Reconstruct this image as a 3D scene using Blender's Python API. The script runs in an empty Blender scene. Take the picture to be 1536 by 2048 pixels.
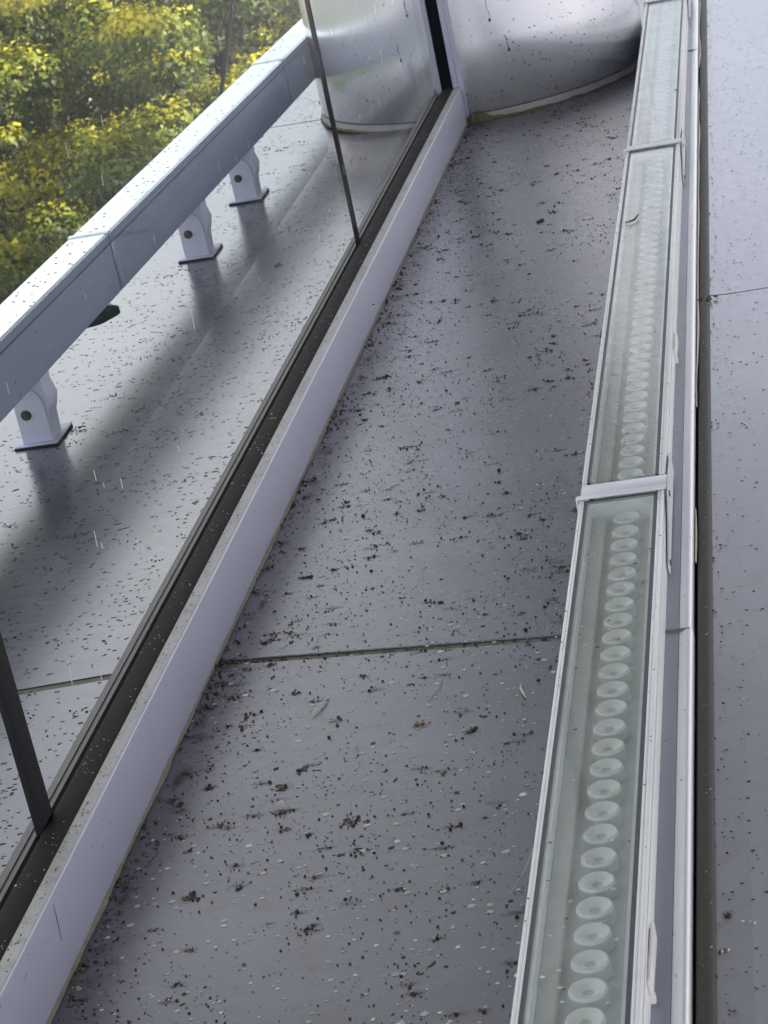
import bpy, bmesh, math, random
import numpy as np
from mathutils import Vector, Matrix, noise as mnoise

SC = bpy.context.scene
PI = math.pi
R_ = math.radians

# ------------------------------------------------------------------ camera
cam_d = bpy.data.cameras.new('camera')
cam = bpy.data.objects.new('camera', cam_d)
SC.collection.objects.link(cam)
SC.camera = cam
cam_d.sensor_fit = 'VERTICAL'
cam_d.sensor_height = 36.0
cam_d.lens = 4590.0 / 2048.0 * 36.0
cam_d.clip_start = 0.05
cam_d.clip_end = 2000
M3 = Matrix(((0.96986627, 0.12909264, 0.20662651),
             (0.14219981, 0.38871915, -0.91031678),
             (-0.19783488, 0.91226779, 0.35864864)))
cam.matrix_world = Matrix.Translation((0, 0, 1.25)) @ M3.to_4x4()
cam_d.dof.use_dof = True
cam_d.dof.focus_distance = 3.0
cam_d.dof.aperture_fstop = 26.0

# ------------------------------------------------------------------ world, sun, exposure
SUN_EL, SUN_AZ = R_(45), R_(94)         # azimuth measured clockwise from +Y
w = bpy.data.worlds.new("World")
SC.world = w
w.use_nodes = True
nt = w.node_tree
bg = nt.nodes['Background']
sky = nt.nodes.new('ShaderNodeTexSky')
sky.sky_type = 'NISHITA'
sky.sun_disc = False
sky.sun_elevation = SUN_EL
sky.sun_rotation = SUN_AZ
sky.air_density = 1.0
sky.dust_density = 3.5
sky.ozone_density = 1.0
# thin bright broken cloud over the blue
_tc = nt.nodes.new('ShaderNodeTexCoord')
_cn = nt.nodes.new('ShaderNodeTexNoise')
_cn.inputs['Scale'].default_value = 2.2
_cn.inputs['Detail'].default_value = 6
_cr = nt.nodes.new('ShaderNodeMapRange')
_cr.inputs[1].default_value = 0.36
_cr.inputs[2].default_value = 0.62
_cr.inputs[3].default_value = 0.35
_cr.inputs[4].default_value = 0.95
_mx = nt.nodes.new('ShaderNodeMix')
_mx.data_type = 'RGBA'
_mx.inputs[7].default_value = (6.8, 6.75, 7.05, 1)
nt.links.new(_tc.outputs['Generated'], _cn.inputs['Vector'])
nt.links.new(_cn.outputs['Fac'], _cr.inputs[0])
nt.links.new(_cr.outputs[0], _mx.inputs[0])
nt.links.new(sky.outputs[0], _mx.inputs[6])
# hazy sky: brighter low down, duller overhead
_sx = nt.nodes.new('ShaderNodeSeparateXYZ')
_gr = nt.nodes.new('ShaderNodeMapRange')
_gr.inputs[1].default_value = 0.18
_gr.inputs[2].default_value = 0.62
_gr.inputs[3].default_value = 1.2
_gr.inputs[4].default_value = 0.6
_gr.interpolation_type = 'SMOOTHSTEP'
_ml = nt.nodes.new('ShaderNodeVectorMath')
_ml.operation = 'SCALE'
nt.links.new(_tc.outputs['Generated'], _sx.inputs[0])
nt.links.new(_sx.outputs[2], _gr.inputs[0])
nt.links.new(_mx.outputs[2], _ml.inputs[0])
nt.links.new(_gr.outputs[0], _ml.inputs['Scale'])
nt.links.new(_ml.outputs[0], bg.inputs[0])
bg.inputs[1].default_value = 0.15
sd = bpy.data.lights.new('sun', 'SUN')
sd.energy = 5.0
sd.angle = R_(0.53)
sd.color = (1.0, 0.93, 0.82)
sun = bpy.data.objects.new('sun', sd)
SC.collection.objects.link(sun)
sdir = Vector((math.sin(SUN_AZ) * math.cos(SUN_EL), math.cos(SUN_AZ) * math.cos(SUN_EL), math.sin(SUN_EL)))
sun.rotation_euler = sdir.to_track_quat('Z', 'Y').to_euler()
sun.location = (3, -3, 8)
SC.view_settings.view_transform = 'Standard'
SC.view_settings.look = 'None'
SC.view_settings.gamma = 1.0
SC.view_settings.exposure = 1.02

# ------------------------------------------------------------------ materials
def new_mat(name):
    m = bpy.data.materials.new(name)
    m.use_nodes = True
    return m, m.node_tree, m.node_tree.nodes['Principled BSDF']

def N(t, kind, **kw):
    n = t.nodes.new(kind)
    for k, v in kw.items():
        setattr(n, k, v)
    return n

def noise_fac(t, scale, detail=4, rough=0.55, vec=None, dist=0.0):
    n = N(t, 'ShaderNodeTexNoise')
    n.inputs['Scale'].default_value = scale
    n.inputs['Detail'].default_value = detail
    n.inputs['Roughness'].default_value = rough
    n.inputs['Distortion'].default_value = dist
    if vec is not None:
        t.links.new(vec, n.inputs['Vector'])
    return n.outputs['Fac']

def coords(t, scale=(1, 1, 1)):
    tc = N(t, 'ShaderNodeNewGeometry')
    mp = N(t, 'ShaderNodeMapping')
    mp.inputs['Scale'].default_value = scale
    t.links.new(tc.outputs['Position'], mp.inputs['Vector'])
    return mp.outputs[0]

def ramp(t, fac, stops):
    r = N(t, 'ShaderNodeValToRGB')
    el = r.color_ramp.elements
    while len(el) < len(stops):
        el.new(0.5)
    for e, (p, c) in zip(el, stops):
        e.position = p
        e.color = (c[0], c[1], c[2], 1) if not isinstance(c, (int, float)) else (c, c, c, 1)
    t.links.new(fac, r.inputs[0])
    return r.outputs[0]

def mixc(t, fac, a, b, mode='MIX'):
    m = N(t, 'ShaderNodeMix', data_type='RGBA', blend_type=mode)
    for s, v in ((m.inputs[0], fac), (m.inputs[6], a), (m.inputs[7], b)):
        if isinstance(v, (int, float)):
            s.default_value = v
        elif isinstance(v, (tuple, list)):
            s.default_value = (v[0], v[1], v[2], 1)
        else:
            t.links.new(v, s)
    return m.outputs[2]

def bump(t, p, h, strength, dist):
    b = N(t, 'ShaderNodeBump')
    b.inputs['Strength'].default_value = strength
    b.inputs['Distance'].default_value = dist
    t.links.new(h, b.inputs['Height'])
    t.links.new(b.outputs[0], p.inputs['Normal'])

def painted(name, col, rough=0.35, metal=0.0, dirt=0.35, dirtcol=(0.16, 0.14, 0.11), wear=0.12, sc=14, bumpy=0.15, stretch=(1, 1, 1), rvar=0.18):
    """weathered painted aluminium: patchy tone, faint grime film, tiny orange peel"""
    m, t, p = new_mat(name)
    v = coords(t, stretch)
    big = noise_fac(t, sc * 0.3, 5, 0.6, v)
    c1 = mixc(t, ramp(t, big, [(0.3, 0.0), (0.72, 1.0)]), tuple(x * (1 - wear) for x in col), tuple(min(1, x * (1 + wear)) for x in col))
    grime = noise_fac(t, sc * 2.4, 8, 0.68, v, 0.4)
    g = ramp(t, grime, [(0.5, 0.0), (0.78, dirt)])
    c2 = mixc(t, g, c1, dirtcol)
    t.links.new(c2, p.inputs['Base Color'])
    p.inputs['Metallic'].default_value = metal
    fine = noise_fac(t, sc * 9, 6, 0.6, v)
    rr = N(t, 'ShaderNodeMapRange')
    rr.inputs[3].default_value = max(0.02, rough - rvar * 0.35)
    rr.inputs[4].default_value = rough + rvar * 0.65
    t.links.new(fine, rr.inputs[0])
    t.links.new(rr.outputs[0], p.inputs['Roughness'])
    pe = noise_fac(t, 900, 2, 0.5, v)
    bump(t, p, pe, bumpy, 0.0004)
    return m

def simple(name, col, rough=0.6, metal=0.0, var=0.25, sc=60, spec=0.5):
    m, t, p = new_mat(name)
    v = coords(t)
    n = noise_fac(t, sc, 5, 0.6, v)
    c = mixc(t, n, tuple(x * (1 - var) for x in col), tuple(min(1, x * (1 + var)) for x in col))
    t.links.new(c, p.inputs['Base Color'])
    p.inputs['Roughness'].default_value = rough
    p.inputs['Metallic'].default_value = metal
    p.inputs['Specular IOR Level'].default_value = spec
    return m

M_FLOOR = painted('floor_paint', (0.160, 0.158, 0.178), 0.27, 0.58, dirt=0.7, dirtcol=(0.13, 0.115, 0.09), wear=0.13, sc=9, stretch=(0.7, 1.5, 1))
M_OUTER = painted('outer_floor_paint', (0.18, 0.178, 0.182), 0.19, 0.98, dirt=0.55, dirtcol=(0.16, 0.15, 0.13), wear=0.08, sc=9, bumpy=0.06, stretch=(0.35, 1.6, 1))
M_RIGHT = painted('right_floor_paint', (0.43, 0.425, 0.48), 0.3, 0.55, dirt=0.3, dirtcol=(0.25, 0.22, 0.19), wear=0.05, sc=9)
M_KERB = painted('kerb_paint', (0.47, 0.485, 0.61), 0.38, 0.25, dirt=0.12, dirtcol=(0.3, 0.29, 0.3), wear=0.03, sc=7)
M_KERBTOP = painted('kerb_top_grimy', (0.40, 0.39, 0.38), 0.5, 0.2, dirt=0.5, dirtcol=(0.14, 0.12, 0.09), wear=0.15, sc=20)
M_WHITE = painted('white_frame', (0.88, 0.885, 0.90), 0.3, 0.0, dirt=0.22, dirtcol=(0.45, 0.42, 0.38), wear=0.02, sc=12, stretch=(1, 1, 1))
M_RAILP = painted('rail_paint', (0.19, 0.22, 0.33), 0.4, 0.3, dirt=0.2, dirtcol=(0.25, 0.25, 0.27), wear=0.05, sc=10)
M_RAILTOP = painted('rail_top_lit', (0.60, 0.655, 0.63), 0.22, 0.78, dirt=0.5, dirtcol=(0.3, 0.3, 0.28), wear=0.1, sc=14, stretch=(0.6, 2.2, 1))  # top faces paler than the sides: sky brightness put into the colour
M_STEEL = painted('column_cladding', (0.82, 0.835, 0.89), 0.22, 0.78, dirt=0.0, dirtcol=(0.3, 0.27, 0.22), wear=0.015, sc=1.2, bumpy=0.0, rvar=0.02)
M_RUBBER = simple('rubber', (0.018, 0.018, 0.021), 0.6, 0, 0.3, 90, 0.2)
M_STRAP = painted('strap_paint', (0.74, 0.75, 0.81), 0.35, 0.05, dirt=0.15, dirtcol=(0.4, 0.38, 0.36), wear=0.03, sc=12)
M_RUBBER2 = simple('grimy_rubber', (0.022, 0.021, 0.020), 0.7, 0, 0.6, 160, 0.12)
M_BLACK = simple('black_channel', (0.004, 0.005, 0.009), 0.8, spec=0.1)
M_EDGEG = simple('worn_rubber', (0.062, 0.058, 0.052), 0.55, 0, 0.5, 220, 0.25)
M_SEAL = simple('joint_sealant', (0.20, 0.185, 0.15), 0.75, 0, 0.4, 70)
M_BEAD = simple('sealant_bead', (0.35, 0.33, 0.28), 0.7, 0, 0.5, 80)
M_MOSS = simple('mossy_sealant', (0.11, 0.095, 0.06), 0.95, 0, 0.6, 120)
M_STRIP = painted('cover_strip', (0.35, 0.37, 0.45), 0.38, 0.35, dirt=0.15, dirtcol=(0.25, 0.23, 0.24), wear=0.04, sc=10)
M_CHROME = painted('bright_nosing', (0.78, 0.79, 0.83), 0.3, 0.35, dirt=0.12, dirtcol=(0.4, 0.4, 0.36), wear=0.03, sc=20)
M_BOLT = simple('dark_bolt', (0.06, 0.06, 0.045), 0.4, 0.6)
M_INNER = simple('fixture_tray', (0.56, 0.59, 0.555), 0.55, 0, 0.12, 40)
M_SIDE = simple('pale_glass_edge', (0.93, 0.98, 1.0), 0.2, 0, 0.02, 30)
M_SPACER = simple('dark_spacer', (0.10, 0.10, 0.115), 0.5, 0.2, 0.3, 200)

def speck_mat(name, cols, rough=0.7):
    m, t, p = new_mat(name)
    g = N(t, 'ShaderNodeNewGeometry')
    c = ramp(t, g.outputs['Random Per Island'], cols)
    t.links.new(c, p.inputs['Base Color'])
    p.inputs['Roughness'].default_value = rough
    return m
M_DARKSP = speck_mat('dark_droppings', [(0.0, (0.012, 0.010, 0.009)), (0.45, (0.035, 0.028, 0.022)), (0.8, (0.085, 0.07, 0.055)), (1.0, (0.16, 0.14, 0.12))])
M_PALESP = speck_mat('pale_droppings', [(0.0, (0.68, 0.64, 0.48)), (0.35, (0.42, 0.42, 0.40)), (0.7, (0.55, 0.56, 0.58)), (1.0, (0.78, 0.78, 0.72))])
M_HUSK = speck_mat('husk', [(0, (0.28, 0.12, 0.05)), (1, (0.4, 0.22, 0.12))])
M_SHELL = speck_mat('pale_fragment', [(0, (0.5, 0.46, 0.38)), (1, (0.68, 0.64, 0.56))])
M_DARKBIT = speck_mat('dark_fragment', [(0, (0.015, 0.013, 0.010)), (0.6, (0.06, 0.045, 0.03)), (1, (0.17, 0.13, 0.085))])

def glass_mat(name, tint, haze, hazecol, ior=1.45, hscale=8, rough=0.01):
    """pane: see-through with Fresnel reflection plus a thin dusty film"""
    m = bpy.data.materials.new(name)
    m.use_nodes = True
    t = m.node_tree
    t.nodes.clear()
    out = N(t, 'ShaderNodeOutputMaterial')
    tr = N(t, 'ShaderNodeBsdfTransparent')
    tr.inputs[0].default_value = (*tint, 1)
    gl = N(t, 'ShaderNodeBsdfGlossy')
    gl.inputs['Roughness'].default_value = rough
    fr = N(t, 'ShaderNodeFresnel')
    gb = N(t, 'ShaderNodeNewGeometry')
    mr = N(t, 'ShaderNodeMapRange')
    mr.inputs[3].default_value = ior
    mr.inputs[4].default_value = 1.0 / ior      # the Fresnel node inverts it on back faces
    t.links.new(gb.outputs['Backfacing'], mr.inputs[0])
    t.links.new(mr.outputs[0], fr.inputs[0])
    mx = N(t, 'ShaderNodeMixShader')
    t.links.new(fr.outputs[0], mx.inputs[0])
    t.links.new(tr.outputs[0], mx.inputs[1])
    t.links.new(gl.outputs[0], mx.inputs[2])
    df = N(t, 'ShaderNodeBsdfDiffuse')
    df.inputs[0].default_value = (*hazecol, 1)
    v = coords(t, (1, 1, 1))
    n = noise_fac(t, hscale, 7, 0.65, v, 0.5)
    hf = ramp(t, n, [(0.3, haze * 0.45), (0.75, haze * 1.4)])
    m2 = N(t, 'ShaderNodeMixShader')
    t.links.new(hf, m2.inputs[0])
    t.links.new(mx.outputs[0], m2.inputs[1])
    t.links.new(df.outputs[0], m2.inputs[2])
    t.links.new(m2.outputs[0], out.inputs[0])
    return m
M_GLASS = glass_mat('window_glass', (0.97, 0.985, 0.98), 0.002, (0.6, 0.62, 0.62), 1.06)
M_COVER = glass_mat('fixture_glass', (0.985, 0.99, 0.985), 0.17, (0.66, 0.68, 0.66), 1.28, 14)

m, t, p = new_mat('led_lens_glass')
p.inputs['Base Color'].default_value = (0.90, 0.93, 0.89, 1)
p.inputs['Roughness'].default_value = 0.15
p.inputs['Subsurface Weight'].default_value = 0.0
M_LENS = m
m, t, p = new_mat('led_lens_side')
p.inputs['Base Color'].default_value = (0.55, 0.58, 0.55, 1)
p.inputs['Roughness'].default_value = 0.3
M_LENSSIDE = m

# ------------------------------------------------------------------ mesh helpers
def obj(name, bm, mats, parent=None, smooth_angle=35):
    me = bpy.data.meshes.new(name)
    bm.normal_update()
    if smooth_angle:
        lim = R_(smooth_angle)
        for f in bm.faces:
            f.smooth = True
        for e in bm.edges:
            if len(e.link_faces) == 2:
                e.smooth = e.calc_face_angle(0) < lim
    bm.to_mesh(me)
    bm.free()
    for mm in (mats if isinstance(mats, (list, tuple)) else [mats]):
        me.materials.append(mm)
    o = bpy.data.objects.new(name, me)
    SC.collection.objects.link(o)
    if parent is not None:
        o.parent = parent
        o.matrix_parent_inverse = parent.matrix_world.inverted() if False else Matrix()
    return o

def tag(o, label=None, cat=None, group=None, kind=None):
    if label: o['label'] = label
    if cat: o['category'] = cat
    if group: o['group'] = group
    if kind: o['kind'] = kind
    return o

def empty(name, loc=(0, 0, 0), rz=0.0):
    o = bpy.data.objects.new(name, None)
    o.empty_display_size = 0.05
    o.location = loc
    o.rotation_euler = (0, 0, rz)
    SC.collection.objects.link(o)
    return o

def bevel_all(bm, geom_edges, wd, seg=2):
    if wd > 0:
        bmesh.ops.bevel(bm, geom=geom_edges, offset=wd, offset_type='OFFSET', segments=seg, profile=0.5, affect='EDGES', clamp_overlap=True)

def add_box(bm, x0, x1, y0, y1, z0, z1, bev=0.0, seg=2, mi=0):
    vs = [bm.verts.new((x, y, z)) for z in (z0, z1) for y in (y0, y1) for x in (x0, x1)]
    idx = [(0, 2, 3, 1), (4, 5, 7, 6), (0, 1, 5, 4), (2, 6, 7, 3), (0, 4, 6, 2), (1, 3, 7, 5)]
    fs = [bm.faces.new([vs[i] for i in q]) for q in idx]
    for f in fs:
        f.material_index = mi
    if bev > 0:
        es = list({e for f in fs for e in f.edges})
        bevel_all(bm, es, bev, seg)
    return fs

def box(x0, x1, y0, y1, z0, z1, bev=0.0, seg=2):
    bm = bmesh.new()
    add_box(bm, x0, x1, y0, y1, z0, z1, bev, seg)
    return bm

def prism_y(prof, y0, y1, shift=None):
    """extrude an (x,z) outline (anticlockwise seen from -Y) along Y; shift(y)->dx"""
    bm = bmesh.new()
    add_prism(bm, prof, y0, y1, shift)
    return bm

def add_prism(bm, prof, y0, y1, shift=None, mi=0):
    s0 = shift(y0) if shift else 0
    s1 = shift(y1) if shift else 0
    a = [bm.verts.new((x + s0, y0, z)) for x, z in prof]
    b = [bm.verts.new((x + s1, y1, z)) for x, z in prof]
    n = len(prof)
    fs = [bm.faces.new(a), bm.faces.new(list(reversed(b)))]
    for i in range(n):
        j = (i + 1) % n
        fs.append(bm.faces.new((a[j], a[i], b[i], b[j])))
    for f in fs:
        f.material_index = mi
    bmesh.ops.recalc_face_normals(bm, faces=fs)
    return fs

def add_cyl(bm, c, r, z0, z1, n=24, r2=None, mi=0, cap=True):
    r2 = r if r2 is None else r2
    a = [bm.verts.new((c[0] + r * math.cos(2 * PI * i / n), c[1] + r * math.sin(2 * PI * i / n), z0)) for i in range(n)]
    b = [bm.verts.new((c[0] + r2 * math.cos(2 * PI * i / n), c[1] + r2 * math.sin(2 * PI * i / n), z1)) for i in range(n)]
    fs = []
    for i in range(n):
        j = (i + 1) % n
        fs.append(bm.faces.new((a[i], a[j], b[j], b[i])))
    if cap:
        fs.append(bm.faces.new(b))
        fs.append(bm.faces.new(list(reversed(a))))
    for f in fs:
        f.material_index = mi
    return fs

def sheet_grid(xs, ys, zf):
    bm = bmesh.new()
    g = [[bm.verts.new((x(y) if callable(x) else x, y, zf(i, y))) for i, x in enumerate(xs)] for y in ys]
    for j in range(len(ys) - 1):
        for i in range(len(xs) - 1):
            bm.faces.new((g[j][i], g[j][i + 1], g[j + 1][i + 1], g[j + 1][i]))
    return bm

# ------------------------------------------------------------------ the setting: ledge floors
KX = -0.884                     # kerb face
fix_l = lambda y: -0.374 - 0.0140 * (y - 2.28)      # left side of the light fixtures
gas_r = lambda y: -0.2025 - 0.0160 * (y - 2.345)    # right side of the right-hand gasket

floor = empty('ledge_floor')
tag(floor, kind='structure')
def slab(name, pts, z, mat, parent, th=0.012, bev=0.0012):
    bm = bmesh.new()
    top = [bm.verts.new((x, y, zz if zz is not None else z)) for x, y, zz in pts]
    bot = [bm.verts.new((v.co.x, v.co.y, v.co.z - th)) for v in top]
    fs = [bm.faces.new(top), bm.faces.new(list(reversed(bot)))]
    n = len(top)
    for i in range(n):
        j = (i + 1) % n
        fs.append(bm.faces.new((top[i], bot[i], bot[j], top[j])))
    bmesh.ops.recalc_face_normals(bm, faces=fs)
    es = [e for e in bm.edges if e.verts[0] in top and e.verts[1] in top]
    bevel_all(bm, es, bev, 2)
    return obj(name, bm, mat, parent, 0)

seam_y = lambda x: 2.702 + (x + 0.872) * -0.100
gap = 0.0078
def mid_panel(y0f, y1f):
    return slab('floor_panel', [(KX, y0f(KX), 0), (-0.30, y0f(-0.30), 0), (-0.30, y1f(-0.30), 0), (KX, y1f(KX), 0)], 0, M_FLOOR, floor)
mid_panel(lambda x: -1.5, lambda x: seam_y(x) - gap)
mid_panel(lambda x: seam_y(x) + gap, lambda x: 8.4)
bm = bmesh.new()
vs = [bm.verts.new(c) for c in ((KX, seam_y(KX) - 0.03, -0.0035), (-0.30, seam_y(-0.30) - 0.03, -0.0035), (-0.30, seam_y(-0.30) + 0.03, -0.0035), (KX, seam_y(KX) + 0.03, -0.0035))]
bm.faces.new(vs)
obj('joint_seal', bm, M_SEAL, floor)

# outer ledge beyond the glass, folded along its length, falling slightly outwards
outer = empty('outer_ledge_floor')
tag(outer, kind='structure')
XC, XE = -1.250, -1.60
ZC, ZE, ZI = -0.004, 0.0, 0.011
def outer_panel(y0, y1, notches=()):
    # inner flat, fold, outer flat with rounded drainage notches in its free edge
    bm = bmesh.new()
    inner = [(-0.965, y0), (-0.965, y1)]
    th = 0.004
    def zf(x):
        if x > XC:
            return ZI + (ZC - ZI) * (-0.965 - x) / (-0.965 - XC)
        return ZC + (ZE - ZC) * (XC - x) / (XC - XE)
    edge = [(XE, y1)]
    for c, hw, dep in sorted(notches, reverse=True):
        for k in range(0, 19):
            a = PI * k / 18
            jag = 0.003 * math.sin(k * 5.1)
            edge.append((XE + (dep + jag) * math.sin(a) ** 0.6, c + hw * math.cos(a)))
    edge.append((XE, y0))
    v1 = [bm.verts.new((x, y, zf(x))) for x, y in inner]
    f1 = [bm.verts.new((XC, y0, zf(XC))), bm.verts.new((XC, y1, zf(XC)))]
    bm.faces.new((f1[0], v1[0], v1[1], f1[1]))
    ev = [bm.verts.new((x, y, zf(x))) for x, y in edge]
    fv = [f1[1]] + [bm.verts.new((XC, y, ZC)) for x, y in edge[1:-1]] + [f1[0]]
    for i in range(len(ev) - 1):
        bm.faces.new((fv[i], ev[i], ev[i + 1], fv[i + 1]))
    g = bmesh.ops.extrude_face_region(bm, geom=list(bm.faces))
    for e in g['geom']:
        if isinstance(e, bmesh.types.BMVert):
            e.co.z -= th
    bmesh.ops.recalc_face_normals(bm, faces=list(bm.faces))
    return obj('floor_panel', bm, M_OUTER, outer, 3)
outer_panel(-1.0, 2.676)
outer_panel(2.694, 6.176, ((4.52, 0.085, 0.102), (6.22 - 0.0 - 0.06, 0.0, 0.0))[:1] + ((6.08, 0.09, 0.11),))
outer_panel(6.184, 9.0)
for yy, hw in ((2.685, 0.0088), (6.18, 0.0038)):
    bm = bmesh.new()
    ra = [[bm.verts.new((x, y_, z - 0.0022)) for x, z in ((-1.60, ZE), (XC, ZC), (-0.965, ZI))] for y_ in (yy - hw, yy + hw)]
    for i in range(2):
        bm.faces.new((ra[0][i], ra[0][i + 1], ra[1][i + 1], ra[1][i]))
    obj('joint_seal', bm, M_SEAL, outer)
# dark green box added below the notches for the dark view under them
bm = box(-1.72, -1.40, -1, 9, -0.14, -0.11)
obj('notch_backing', bm, simple('backing_green', (0.008, 0.022, 0.016), 1.0, spec=0.0), outer)

# right-hand ledge (beside the photographer)
right = empty('right_ledge_floor')
tag(right, kind='structure')
RZ = 0.045
cr = lambda y: -0.176 - 0.018 * (y - 2.7)
def right_panel(y0, y1):
    bm = bmesh.new()
    dz = 0.0022
    cols = [lambda y: gas_r(y) - 0.004, cr, lambda y: 1.6]
    zs = [RZ + dz, RZ, RZ + 0.02]
    top = [[bm.verts.new((c(y), y, z)) for c, z in zip(cols, zs)] for y in (y0, y1)]
    for i in range(2):
        bm.faces.new((top[0][i], top[0][i + 1], top[1][i + 1], top[1][i]))
    g = bmesh.ops.extrude_face_region(bm, geom=list(bm.faces))
    for e in g['geom']:
        if isinstance(e, bmesh.types.BMVert):
            e.co.z -= 0.01
    bmesh.ops.recalc_face_normals(bm, faces=list(bm.faces))
    return obj('floor_panel', bm, M_RIGHT, right, 0.5)
right_panel(-1.5, 3.8665)
right_panel(3.872, 9.0)
bm = bmesh.new()
bm.faces.new([bm.verts.new(c) for c in ((-0.235, 3.84, RZ - 0.003), (1.6, 3.84, RZ - 0.003), (1.6, 3.90, RZ - 0.003), (-0.235, 3.90, RZ - 0.003))])
obj('joint_seal', bm, M_SEAL, right)

# ------------------------------------------------------------------ kerb and glass wall
kerb = empty('window_kerb', (KX, 2.5, 0))
tag(kerb, 'long lavender painted metal kerb that carries the tall glass wall', 'kerb')
def local(bm, o):
    bmesh.ops.translate(bm, verts=list(bm.verts), vec=-Vector(o.location))
    return bm
prof = [(KX, 0.0006), (KX, 0.0925), (KX - 0.0012, 0.0938), (KX - 0.0180, 0.0938), (KX - 0.0180, 0.0006)]
obj('kerb_face', local(prism_y(prof, -1.0, 5.80), kerb), M_KERB, kerb)
bm = prism_y([(KX - 0.0026, 0.0939), (KX - 0.0030, 0.0950), (KX - 0.0185, 0.0950), (KX - 0.0185, 0.0939)], -1.0, 5.802)
obj('top_strip', local(bm, kerb), M_KERBTOP, kerb)
prof = []
for k in range(9):
    a = PI * k / 8
    prof.append((-0.918 + 0.0152 * math.cos(a), 0.0945 + 0.0036 * math.sin(a)))
prof = [(-0.9028, 0.082)] + prof + [(-0.9332, 0.082)]
obj('gasket', local(prism_y(prof, -1.0, 5.803), kerb), M_RUBBER2, kerb)
bm = bmesh.new()     # outer cap with ridges; its brown also paints in the gasket's reflection
for k, (a, b, h) in enumerate(((-0.9445, -0.949, 0.088), (-0.949, -0.953, 0.0862), (-0.953, -0.958, 0.088), (-0.958, -0.964, 0.0855))):
    add_prism(bm, [(b, 0.0), (a, 0.0), (a, h), (b, h)], -1.0, 5.80)
obj('outer_cap', local(bm, kerb), painted('outer_cap_grime_reflection', (0.17, 0.155, 0.145), 0.5, 0.2, dirt=0.6, sc=20), kerb)
# dirty sealant line along the foot of the kerb
bm = bmesh.new()
random.seed(5)
ys = np.arange(-0.5, 5.79, 0.03)
rows = []
for y in ys:
    ww = 0.0012 + 0.0035 * mnoise.noise(Vector((y * 7, 0, 0))) + 0.002 * random.random()
    ww = max(0.0006, ww)
    rows.append([bm.verts.new((KX + 0.0002, y, 0.004 + ww * .6)), bm.verts.new((KX + ww * 0.7, y, 0.003)), bm.verts.new((KX + ww, y, 0.0003))])
for a, b in zip(rows, rows[1:]):
    for i in range(2):
        bm.faces.new((a[i], a[i + 1], b[i + 1], b[i]))
obj('foot_bead', local(bm, kerb), M_SEAL, kerb)

GX = -0.9375
wall = empty('glass_wall', (GX, 2.5, 0.096))
tag(wall, 'tall clear glass wall standing in a black gasket along the kerb', 'glass wall')
GT = 2.9
for y0, y1 in ((-1.0, 2.116), (2.156, 4.424), (4.436, 5.800)):
    obj('glass_pane', local(box(GX - 0.006, GX + 0.002, y0, y1, 0.080, GT), wall), M_GLASS, wall)
obj('joint_seal', local(box(GX - 0.0064, GX + 0.0040, 2.117, 2.155, 0.080, GT, 0.001), wall), M_RUBBER, wall)
obj('joint_seal', local(box(GX - 0.0063, GX + 0.0023, 4.4245, 4.4355, 0.080, GT, 0.001), wall), M_RUBBER, wall)
# fine pale scratches and dried rain streaks on the panes
bm = bmesh.new()
random.seed(11)
for k in range(60):
    y = random.uniform(2.3, 5.4); z = random.uniform(0.12, 0.75)
    L = random.choice((0.006, 0.008, 0.01, 0.014, 0.02, 0.03)); wd = random.uniform(0.0006, 0.0013)
    dy = random.uniform(0.0, 0.25) * L
    x = GX + 0.0026
    bm.faces.new([bm.verts.new(c) for c in ((x, y, z), (x, y + wd * 2, z), (x, y + wd * 2 + dy, z + L), (x, y + dy, z + L))])
tag(obj('scratch_marks', local(bm, wall), simple('scratch', (0.75, 0.77, 0.78), 0.4), wall), kind='stuff')

# frame channel where the glass meets the column
ch = empty('frame_channel', (-0.92, 5.84, 0.095))
tag(ch, 'black upright channel between two pale aluminium fins against the column', 'window frame')
obj('black_strip', local(box(-0.9340, -0.9040, 5.806, 5.826, 0.085, GT), ch), M_BLACK, ch)
obj('fin', local(box(-0.9475, -0.9343, 5.803, 5.824, 0.02, GT, 0.0015), ch), M_KERB, ch)
obj('fin', local(box(-0.9037, -0.8900, 5.803, 5.822, 0.096, GT, 0.0015), ch), M_KERB, ch)
obj('fin', local(box(-0.8897, -0.8765, 5.803, 5.826, 0.001, GT, 0.0015), ch), M_KERB, ch)

# ------------------------------------------------------------------ column
CX, CY, CR = -0.889, 6.258, 0.452
col = empty('clad_column', (CX, CY, 0))
tag(col, 'fat round column clad in satin steel at the far end of the ledge', 'column')
bm = bmesh.new()
n = 128
prof = [(CR - 0.02, 0.021), (CR - 0.003, 0.021), (CR, 0.024), (CR + 0.000, 0.2), (CR + 0.0, 1.2), (CR, 4.0)]
rings = []
for r, z in prof:
    rings.append([bm.verts.new((r * math.cos(2 * PI * i / n), r * math.sin(2 * PI * i / n), z)) for i in range(n)])
for a, b in zip(rings, rings[1:]):
    for i in range(n):
        j = (i + 1) % n
        bm.faces.new((a[i], a[j], b[j], b[i]))
obj('cladding', bm, M_STEEL, col, 50)
bm = bmesh.new()
add_cyl(bm, (0, 0), CR + 0.004, 0.002, 0.0185, 128, CR + 0.001)
obj('base_ring', bm, painted('base_ring_paint', (0.33, 0.32, 0.32), 0.6, 0.0, dirt=0.6, sc=14), col)
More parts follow.
